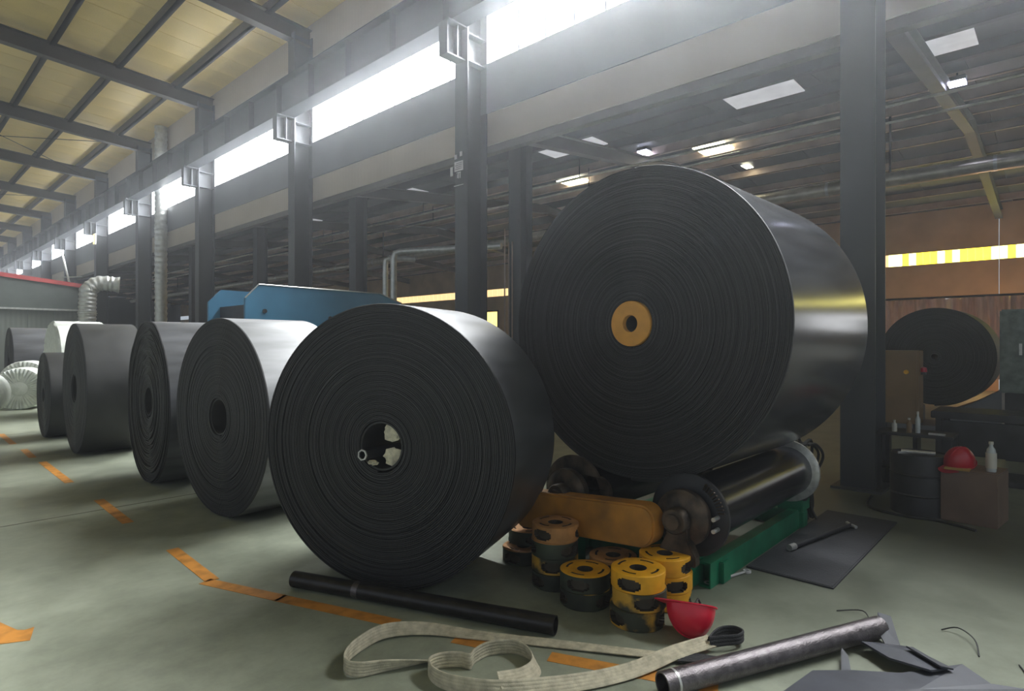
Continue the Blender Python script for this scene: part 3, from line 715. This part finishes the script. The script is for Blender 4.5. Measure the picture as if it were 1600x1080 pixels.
def ribbon(P, w=.07, th=.005, ridges=5):       # P: x, y, z of the centre line and tilt in degrees (0 flat, 90 on edge)
    Q = smooth_path(P); mb = MB(); vs = []; k = len(Q); m = ridges * 4 + 1
    for i, q in enumerate(Q):
        a_, b_ = Vector(Q[max(i - 1, 0)][:3]), Vector(Q[min(i + 1, k - 1)][:3]); tt = (b_ - a_).normalized()
        side = Vector((tt.y, -tt.x, 0)); side.normalize(); up = side.cross(tt); g = math.radians(q[3])
        wd_ = side * math.cos(g) + up * math.sin(g); nn = tt.cross(wd_)
        for sgn in (1, -1):
            for j in range(m):
                u = j / (m - 1) - .5; hgt = th / 2 + .0022 * abs(math.sin(PI * ridges * (u + .5)))
                vs.append(Vector(q[:3]) + wd_ * (u * w) * sgn + nn * hgt * sgn)
    c = 2 * m
    fs = [(i * c + j, i * c + (j + 1) % c, (i + 1) * c + (j + 1) % c, (i + 1) * c + j) for i in range(k - 1) for j in range(c)]
    fs += [tuple(range(c))[::-1], tuple((k - 1) * c + j for j in range(c))]
    return mb.add(vs, fs)
t = thing('lifting_sling', 'pale webbing sling whose loop lies left of the other one, under the black pipe', 'sling', (1.9, 2.3, 0))
def rel(P, o): return [(x - o[0], y - o[1], z, a) for x, y, z, a in P]
s1 = [(2.76, 1.30, .012, 0), (2.59, 1.60, .012, 0), (2.40, 1.93, .012, 5), (2.20, 2.26, .014, 10), (2.03, 2.51, .03, 35), (1.85, 2.62, .045, 62), (1.68, 2.60, .045, 75), (1.57, 2.545, .042, 88), (1.525, 2.47, .042, 90),
      (1.555, 2.40, .042, 88), (1.66, 2.35, .036, 70), (1.80, 2.28, .024, 40), (1.93, 2.215, .012, 12), (2.02, 2.15, .010, 2)]
ribbon(rel(s1, (1.9, 2.3))).build('webbing', M['strap'], t, True)
ribbon(rel([(2.70, 1.40, .014, 0), (2.76, 1.30, .016, 0), (2.81, 1.20, .014, 0)], (1.9, 2.3)), .085, .012).build('black_end', M['strap_dark'], t, True)
t = thing('lifting_sling', 'pale webbing sling with a black stitched eye, curling at the bottom of the picture', 'sling', (2.3, 1.6, 0))
s2 = [(2.92, 1.325, .04, 20), (2.70, 1.41, .036, 25), (2.46, 1.475, .03, 30), (2.26, 1.56, .03, 35), (2.06, 1.69, .03, 45), (1.88, 1.83, .036, 70), (1.78, 1.98, .04, 85), (1.755, 2.10, .041, 90), (1.79, 2.19, .041, 90), (1.86, 2.19, .041, 90),
      (1.93, 2.13, .041, 90), (1.95, 2.08, .041, 90), (2.0, 2.10, .041, 88), (2.10, 2.10, .04, 86), (2.19, 2.03, .04, 84), (2.20, 1.93, .04, 75), (2.14, 1.83, .036, 55), (2.02, 1.80, .05, 40), (1.90, 1.84, .062, 40)]
ribbon(rel(s2, (2.3, 1.6)), .075).build('webbing', M['strap'], t, True)
# stitched eye
ey = [(2.90, 1.335, .045, 70), (2.97, 1.335, .05, 80), (3.04, 1.32, .05, 90), (3.085, 1.275, .05, 95), (3.07, 1.225, .05, 90), (3.01, 1.225, .05, 84), (2.95, 1.27, .05, 76), (2.89, 1.32, .045, 70)]
ribbon(rel(ey, (2.3, 1.6)), .05, .007, 3).build('stitched_eye', M['strap_dark'], t, True)

t = thing('rubber_mat', 'dark rubber mat on the floor right of the green frame', 'mat', (4.14, 1.08, 0))
MB().box(0, 0, .001, 1.91, .55, .011).build('sheet', M['mat_rubber'], t)
MB().box(.02, .01, .011, 1.89, .022, .014).box(.01, .02, .011, .022, .53, .014).build('raised_edge', M['mat_rubber'], t)
t = thing('lever_bar', 'thin steel lever bar lying on the rubber mat', 'bar', (4.70, 1.50, .012))
MB().tube([(0, 0, .022), (.45, -.085, .02), (.90, -.17, .02)], .016, 12).build('shank', M['dark'], t, True)
MB().tube([(-.05, .012, .024), (.02, -.004, .024)], .024, 14).build('bright_socket', M['bright'], t, True)
MB().tube([(.86, -.22, .02), (.90, -.17, .02), (.95, -.13, .02)], .014, 10).build('cross_handle', M['bright'], t, True)
t = thing('spanner', 'bright double ended spanner lying on the floor by the green frame', 'spanner', (3.68, 1.69, .001), math.atan2(-.10, .38))
MB().prism([(.03, -.008), (.36, -.007), (.36, .007), (.03, .008)], .004, .014).build('shank', M['plate'], t, bevel=.002)
for (x, r) in ((.0, .030), (.39, .026)): MB().lathe([(r * .55, 0), (r, 0), (r, .014), (r * .55, .014)], 'z', 24, True).build('ring_end', M['plate'], t, True, loc=(x, 0, .0))

# rubber scraps bottom right
def sheet(name, pts, zf, th, label, cat='rubber scrap', n=None):
    cx = sum(p[0] for p in pts) / len(pts); cy = sum(p[1] for p in pts) / len(pts)
    o = thing(name, label, cat, (cx, cy, 0), 0, 'cut rubber scraps')
    mb = MB(); k = len(pts)
    top = [(p[0] - cx, p[1] - cy, p[2] + th) for p in pts]; bot = [(p[0] - cx, p[1] - cy, p[2]) for p in pts]
    cz = sum(p[2] for p in pts) / k + zf
    vs = top + bot + [(0, 0, cz + th), (0, 0, cz)]
    fs = [(i, (i + 1) % k, 2 * k) for i in range(k)] + [(k + (i + 1) % k, k + i, 2 * k + 1) for i in range(k)] + [(i, k + i, k + (i + 1) % k, (i + 1) % k) for i in range(k)]
    mb.add(vs, fs).build('cut_piece', M['scrap'], o)
    return o
sheet('rubber_scrap', [(2.72, .93, .002), (3.03, .88, .004), (3.13, .73, .02), (3.22, .56, .035), (3.47, .36, .05), (3.40, .25, .03), (3.50, .13, .01), (2.9, -.1, .002), (2.5, .5, .002)], .03, .008, 'large dark flat rubber sheet in the bottom right corner')
sheet('rubber_scrap', [(3.50, .70, .02), (3.40, .76, .045), (3.30, .62, .05), (3.26, .45, .07), (3.38, .40, .05), (3.52, .56, .04)], .02, .010, 'folded grey rubber strip lying behind the large sheet')
sheet('rubber_scrap', [(3.63, .735, .125), (3.66, .68, .11), (3.55, .62, .02), (3.48, .66, .015), (3.55, .72, .06)], .0, .008, 'small rubber flap standing at the far end of the steel pipe')
sheet('rubber_scrap', [(3.28, .82, .04), (3.24, .78, .03), (3.06, .72, .012), (3.07, .77, .012)], .0, .007, 'narrow rubber sliver sticking out from under the steel pipe')
sheet('rubber_scrap', [(3.36, .38, .065), (3.45, .55, .065), (3.41, .57, .085), (3.30, .42, .085)], .0, .008, 'thin grey rubber strip on top of the folded one')
# floor litter: wires
def wire(label, P, r=.0035):
    o = thing('wire_offcut', label, 'wire', (P[0][0], P[0][1], 0), 0, 'wire offcuts on the floor')
    MB().tube([(x - P[0][0], y - P[0][1], z) for x, y, z, *_ in smooth_path([p + (0,) for p in P], 5)], r, 6).build('strand', M['core'], o, True)
wire('curved thin wire offcut on the floor at the right', [(3.95, .50, .004), (3.97, .43, .03), (3.87, .35, .03), (3.74, .32, .004)])
wire('straight short wire offcut near the right edge of the floor', [(3.77, .17, .004), (3.62, .12, .008), (3.50, .085, .004)])
wire('bent wire offcut behind the far end of the steel pipe', [(3.82, .98, .004), (3.88, .86, .02), (3.78, .80, .004)])
wire('tiny wire offcut beside the steel pipe middle', [(3.22, 1.06, .004), (3.12, 1.04, .01), (3.06, 1.0, .004)])

# ------------------------------------------------------------------ right side clutter
t = thing('oil_drum', 'low dark steel drum left of the cardboard box', 'drum', (6.62, 1.0, 0))
MB().lathe([(.001, .015), (.225, .015), (.225, 0), (.235, 0), (.235, .17), (.243, .18), (.235, .19), (.235, .35), (.243, .36), (.235, .37), (.235, .54), (.225, .54), (.225, .525), (.001, .525)], 'z', 48).build('shell', M['dark'], t, True)
MB().lathe([(.001, 0), (.03, 0), (.03, .015), (.001, .015)], 'z', 16).build('bung', M['bright'], t, True, loc=(.12, .05, .525))
t = thing('spray_gun', 'shiny metal hand tool lying on top of the steel drum', 'tool', (6.60, 1.02, .527))
MB().tube([(-.02, .12, .02), (0, 0, .02), (.02, -.14, .02)], .018, 12).build('barrel', M['bright'], t, True)
MB().bar((-.0, .06, .01), (-.06, .14, .01), .02, .02).build('grip', M['bright'], t)
t = thing('cardboard_box', 'brown cardboard box standing on the floor at the right', 'box', (6.62, .60, 0), -.12)
MB().box(-.20, -.20, 0, .20, .20, .45).build('carton', M['cardboard'], t, bevel=.006)
for s in (-1, 1): MB().prism([(.004 * s, -.2), (.2 * s, -.2), (.2 * s, .2), (.004 * s, .2)], .451, .456).build('flap', M['cardboard'], t)
o = MB().box(-.14, -.09, 0, .14, .09, .015).build('wooden_board', M['wood'], None, bevel=.003, loc=(6.52, .70, .458)); tag(o, 'small yellowish board under the darker red hard hat', 'board')
t = thing('water_bottle', 'plastic bottle with a white label standing on the cardboard box', 'bottle', (6.53, .478, .457))
MB().lathe([(.001, 0), (.034, 0), (.037, .01), (.037, .15), (.034, .16), (.034, .165), (.03, .19), (.015, .215), (.013, .235), (.001, .235)], 'z', 28).build('bottle_body', M['plastic'], t, True)
MB().lathe([(.0375, .03), (.039, .03), (.039, .16), (.0375, .16)], 'z', 28, True).build('label_band', M['white'], t, True)
MB().lathe([(.001, .232), (.017, .232), (.017, .255), (.001, .255)], 'z', 20).build('cap', M['white'], t, True)
t = thing('work_table', 'dark small work table behind the drum beside the nearest column', 'table', (7.45, 1.12, 0))
MB().box(-.22, -.30, .60, .22, .36, .63).build('tabletop', M['dark'], t, bevel=.004)
for (x, y) in ((-.19, -.27), (.19, -.27), (-.19, .33), (.19, .33)): MB().box(x - .02, y - .02, 0, x + .02, y + .02, .60).build('leg', M['dark'], t)
MB().box(-.2, -.28, .25, .2, .34, .27).build('lower_shelf', M['dark'], t)
for (lb, x, y, h, m) in (('white small bottle standing on the work table', 7.33, 1.33, .12, 'white'), ('amber small bottle on the work table, left of the tin', 7.33, 1.20, .15, 'cabinet'), ('tall clear bottle at the back of the work table', 7.36, 1.13, .22, 'plastic')):
    o = thing('small_bottle', lb, 'bottle', (x, y, .63), 0, 'bottles on the work table')
    MB().lathe([(.001, 0), (.022, 0), (.024, .006), (.024, h * .65), (.010, h * .8), (.010, h * .9), (.001, h * .9)], 'z', 20).build('bottle_body', M[m], o, True)
    MB().lathe([(.001, h * .88), (.012, h * .88), (.012, h), (.001, h)], 'z', 16).build('cap', M['white'], o, True)
o = MB().box(-.02, -.07, 0, .02, .07, .018).build('steel_file', M['bright'], None, bevel=.003, loc=(7.30, .96, .631)); tag(o, 'small bright steel block lying on the work table', 'tool')
t = thing('control_cabinet', 'brown control cabinet with a yellow button, standing behind the work table', 'cabinet', (8.2, 1.44, 0))
MB().box(0, -.19, .62, .3, .19, 1.47).build('cabinet_body', M['cabinet'], t, bevel=.006)
MB().box(-.012, -.17, .64, 0, .17, 1.45).build('door', M['cabinet'], t, bevel=.003); dm_ = [c for c in t.children if c.name.startswith('door')][0]
MB().lathe([(.001, -.03), (.022, -.03), (.026, -.012), (.001, -.012)], 'x', 20).build('yellow_button', M['yellow'], dm_, True, loc=(0, -.07, 1.22))
MB().box(.02, -.17, 0, .28, -.13, .62).box(.02, .13, 0, .28, .17, .62).build('stand', M['dark'], t)
MB().lathe([(.001, 0), (.035, 0), (.03, .05), (.001, .06)], 'z', 20).build('red_knob', M['red_dark'], t, True, loc=(.15, -.215, 1.22))
MB().box(.12, -.24, 1.19, .18, -.19, 1.22).build('knob_bracket', M['dark'], t)
t = thing('grey_machine', 'grey green machine cabinet cut by the right edge of the picture', 'machine', (10.3, .28, 0))
MB().box(-.1, -.55, .9, .7, .38, 2.0).build('cabinet_body', M['machine'], t, bevel=.02)
MB().box(-.05, -.5, 0, .65, .33, .9).build('base', M['dark'], t, bevel=.01)
dm_ = MB().box(-.12, -.4, 1.1, -.1, .28, 1.85).build('door', M['machine'], t, bevel=.004)
MB().box(-.14, .15, 1.4, -.12, .18, 1.55).build('handle', M['bright'], dm_)
t = thing('dark_bench', 'long dark bench behind the cardboard box at the right', 'bench', (8.6, .4, 0))
MB().box(-.3, -.7, .70, .4, .75, .78).build('bench_top', M['dark'], t, bevel=.006)
for (x, y) in ((-.24, -.62), (.34, -.62), (-.24, .68), (.34, .68)): MB().box(x - .03, y - .03, 0, x + .03, y + .03, .70).build('leg', M['dark'], t)
MB().box(-.25, -.6, .0, .35, .65, .06).build('foot_rail', M['dark'], t)
MB().box(-.26, -.65, .3, -.24, .70, .68).build('front_panel', M['dark'], t)
t = thing('roll_stand', 'low grey stand carrying the dark roll in the next bay', 'stand', (13.3, 1.75, 0))
for s in (-1, 1): MB().prism([(s * .25, 0), (s * .95, 0), (s * .95, .42 + .36), (s * .55, .52), (s * .25, .38)], -.5, .5, 'x').build('cradle', M['grey'], t)
MB().box(-.55, -1.1, 0, .55, 1.1, .1).build('base_beam', M['grey'], t)

# plastic curtain
t = thing('plastic_curtain', 'crinkled pinkish plastic sheet hanging behind the dark roll in the next bay', 'curtain', (19.5, 0, 0))
mb = MB(); vs = []; nu, nv = 160, 16; rn = random.Random(5)
ph = [rn.uniform(0, 6.28) for _ in range(6)]
for i in range(nu + 1):
    for k in range(nv + 1):
        y = -1.6 + 6.4 * i / nu; z = 2.75 - 2.1 * k / nv; u = k / nv
        x = .14 * math.sin(5.1 * y + ph[0] + 1.5 * u) + .09 * math.sin(13 * y + ph[1] - 3 * u) + .05 * math.sin(29 * y + ph[2] + 5 * u) + .012 * rn.uniform(-1, 1)
        vs.append((x, y, z))
mb.add(vs, [(i * (nv + 1) + k, (i + 1) * (nv + 1) + k, (i + 1) * (nv + 1) + k + 1, i * (nv + 1) + k + 1) for i in range(nu) for k in range(nv)])
mb.build('sheet', M['curtain'], t, True)
MB().tube([(0, -1.8, 2.78), (0, 5.0, 2.78)], .03, 10).build('rail', M['dark'], t, True)
for y in (-1.7, 4.9): MB().box(-.03, y - .03, 0, .03, y + .03, 2.8).build('post', M['dark'], t)

pl = bpy.data.lights.new('work_lamp_light', 'POINT'); pl.energy = 75; pl.color = (1., .58, .30); pl.shadow_soft_size = .12
po = bpy.data.objects.new('work_lamp_light', pl); C.objects.link(po); po.location = (22.2, 1.6, 1.7)      # the orange work light glowing behind the curtain

# ------------------------------------------------------------------ blue machine, ducts, shed
t = thing('blue_machine', 'blue machine with tall side plates behind the black rolls', 'machine', (4.1, 9.6, 0))
prof = [(0, 0), (0, 2.28), (.22, 2.51), (2.55, 2.50), (3.05, 2.34), (3.05, 0)]
MB().prism(prof, 0, .05, 'y').build('side_plate', M['blue'], t, bevel=.006)
MB().prism(prof, 1.5, 1.55, 'y').build('side_plate', M['blue'], t, bevel=.006)
MB().box(.2, .05, .3, 2.9, 1.5, 2.2).build('inner_body', M['dark'], t)
for (x, z) in ((.32, 2.08), (1.5, 2.0)): MB().tube([(x, -.02, z), (x, .0, z)], .035, 14).build('bolt_head', M['dark'], t, True)
MB().tube([(.0, -.01, 2.28), (.22, -.01, 2.51), (2.55, -.01, 2.50), (3.05, -.01, 2.34)], .012, 6).build('top_edge', M['galv'], t)

def duct(name, label, pts, r, rib, m='galv'):
    o = thing(name, label, 'duct', pts[0]); p0 = pts[0]
    Q = smooth_path([tuple(p) + (0,) for p in pts], 10) if len(pts) > 2 else [pts[0], pts[1]]
    Q = [Vector(q[:3]) - Vector(p0) for q in Q]; D = [Vector(Q[0])]; 
    for a_, b_ in zip(Q, Q[1:]):
        n = max(1, int((b_ - a_).length / (rib / 4)));
        for i in range(n): D.append(a_.lerp(b_, (i + 1) / n))
    rs = [r * (1.05 if i % 4 < 2 else .965) for i in range(len(D))]
    MB().tube(D, r, 24, rs=rs).build('duct_wall', M[m], o, True)
    for i in range(0, len(D), max(2, len(D) // 5)):
        j = min(i, len(D) - 2); MB().tube([D[j], D[j].lerp(D[j + 1], .9)], r * 1.12, 24).build('clamp', M[m], o)
    return o
duct('spiral_duct', 'tall silver spiral duct standing against the fifth column', [(7.36, 24.4, 0.02), (7.36, 24.4, 9.5)], .2, .2)
duct('elbow_duct', 'silver elbow duct at the right end of the red trimmed shed', [(5.45, 26.0, 0.0), (5.45, 26.0, 3.1), (5.55, 26.0, 3.55), (5.85, 25.95, 3.75), (6.4, 25.8, 3.72)], .27, .13)

t = thing('shed', 'grey inner shed with red roof trim at the far left', 'shed', (0, 30, 0))
SX0, SX1, SZ0, SZ1 = -6.0, 6.05, 5.15, 3.85     # sloping eaves line
def sz(x): return SZ0 + (SZ1 - SZ0) * (x - SX0) / (SX1 - SX0)
MB().prism([(SX0, sz(SX0)), (SX1, sz(SX1)), (SX1, sz(SX1) + .16), (SX0, sz(SX0) + .16)], -.18, -.10, 'y').build('roof_trim', M['trim_red'], t)
MB().prism([(SX0, sz(SX0)), (SX1, sz(SX1)), (SX1, sz(SX1) + .08), (SX0, sz(SX0) + .08)], -.10, 6, 'y').build('roof_sheet', M['fascia'], t)
MB().prism([(SX0, 2.95), (SX1, 2.95), (SX1, sz(SX1)), (SX0, sz(SX0))], -.12, .0, 'y').build('fascia', M['fascia'], t)
MB().box(SX0, -.16, 2.88, SX1 - .1, -.10, 2.95).build('fascia_edge', M['galv'], t)
for j in range(14): 
    x = SX0 + j * .86
    MB().box(x + .01, 0, 0, x + .85, .06, 2.95).build('wall_sheet', M['shed'], t)
MB().box(SX1 - .08, -.12, 0, SX1, 6, sz(SX1)).build('end_wall', M['fascia'], t)
MB().box(2.85, -.14, 0, 3.05, -.02, 2.92).build('red_post', M['trim_red'], t)

t = thing('brace_pipe', 'slanting thin grey brace pipe leaning from the seventh column', 'brace', (6.95, 38.6, 6.4))
MB().tube([(0, 0, 0), (0, -3.6, -3.6)], .05, 8).build('tube', M['galv'], t, True)
MB().tube([(0, -.2, -1.4), (.6, -1.4, -1.4)], .03, 8).build('arm', M['galv'], t, True)
t = thing('emergency_light', 'small yellow green light box on the sixth column', 'lamp', (7.10, 32.45, 6.3))
MB().box(-.06, -.12, -.25, .02, .12, .25).build('housing', M['white'], t, bevel=.01)
MB().box(-.07, -.10, -.22, -.06, .10, .22).build('lens', M['yel4'], t)
t = thing('cable_loop', 'black cable lying on the floor in front of the drum and box', 'cable', (6.5, 1.0, 0))
MB().tube([(x - 6.5, y - 1., z) for x, y, z, *_ in smooth_path([(6.9, 1.45, .012, 0), (6.45, 1.38, .012, 0), (6.30, 1.10, .012, 0), (6.33, .85, .012, 0), (6.28, .70, .012, 0), (6.2, .55, .012, 0)])], .012, 8).build('cord', M['core'], t, True)

# ------------------------------------------------------------------ haze volume added for the lens glow around the windows
def haze():
    m = bpy.data.materials.new('haze'); m.use_nodes = True; nt = m.node_tree
    for n in list(nt.nodes):
        if n.type != 'OUTPUT_MATERIAL': nt.nodes.remove(n)
    v = nt.nodes.new('ShaderNodeVolumeScatter'); v.inputs['Density'].default_value = HAZE; v.inputs['Anisotropy'].default_value = .76
    v.inputs['Color'].default_value = (.93, .96, 1, 1)
    nt.links.new(v.outputs[0], nt.nodes['Material Output'].inputs['Volume'])
    o = MB().box(-2, -4, .01, 7.6, 60, 9.2).build('haze', m); o['kind'] = 'stuff'; tag(o, 'thin bright haze volume added to give the lens glow around the windows', 'haze')
HAZE = .0050
if HAZE: haze()
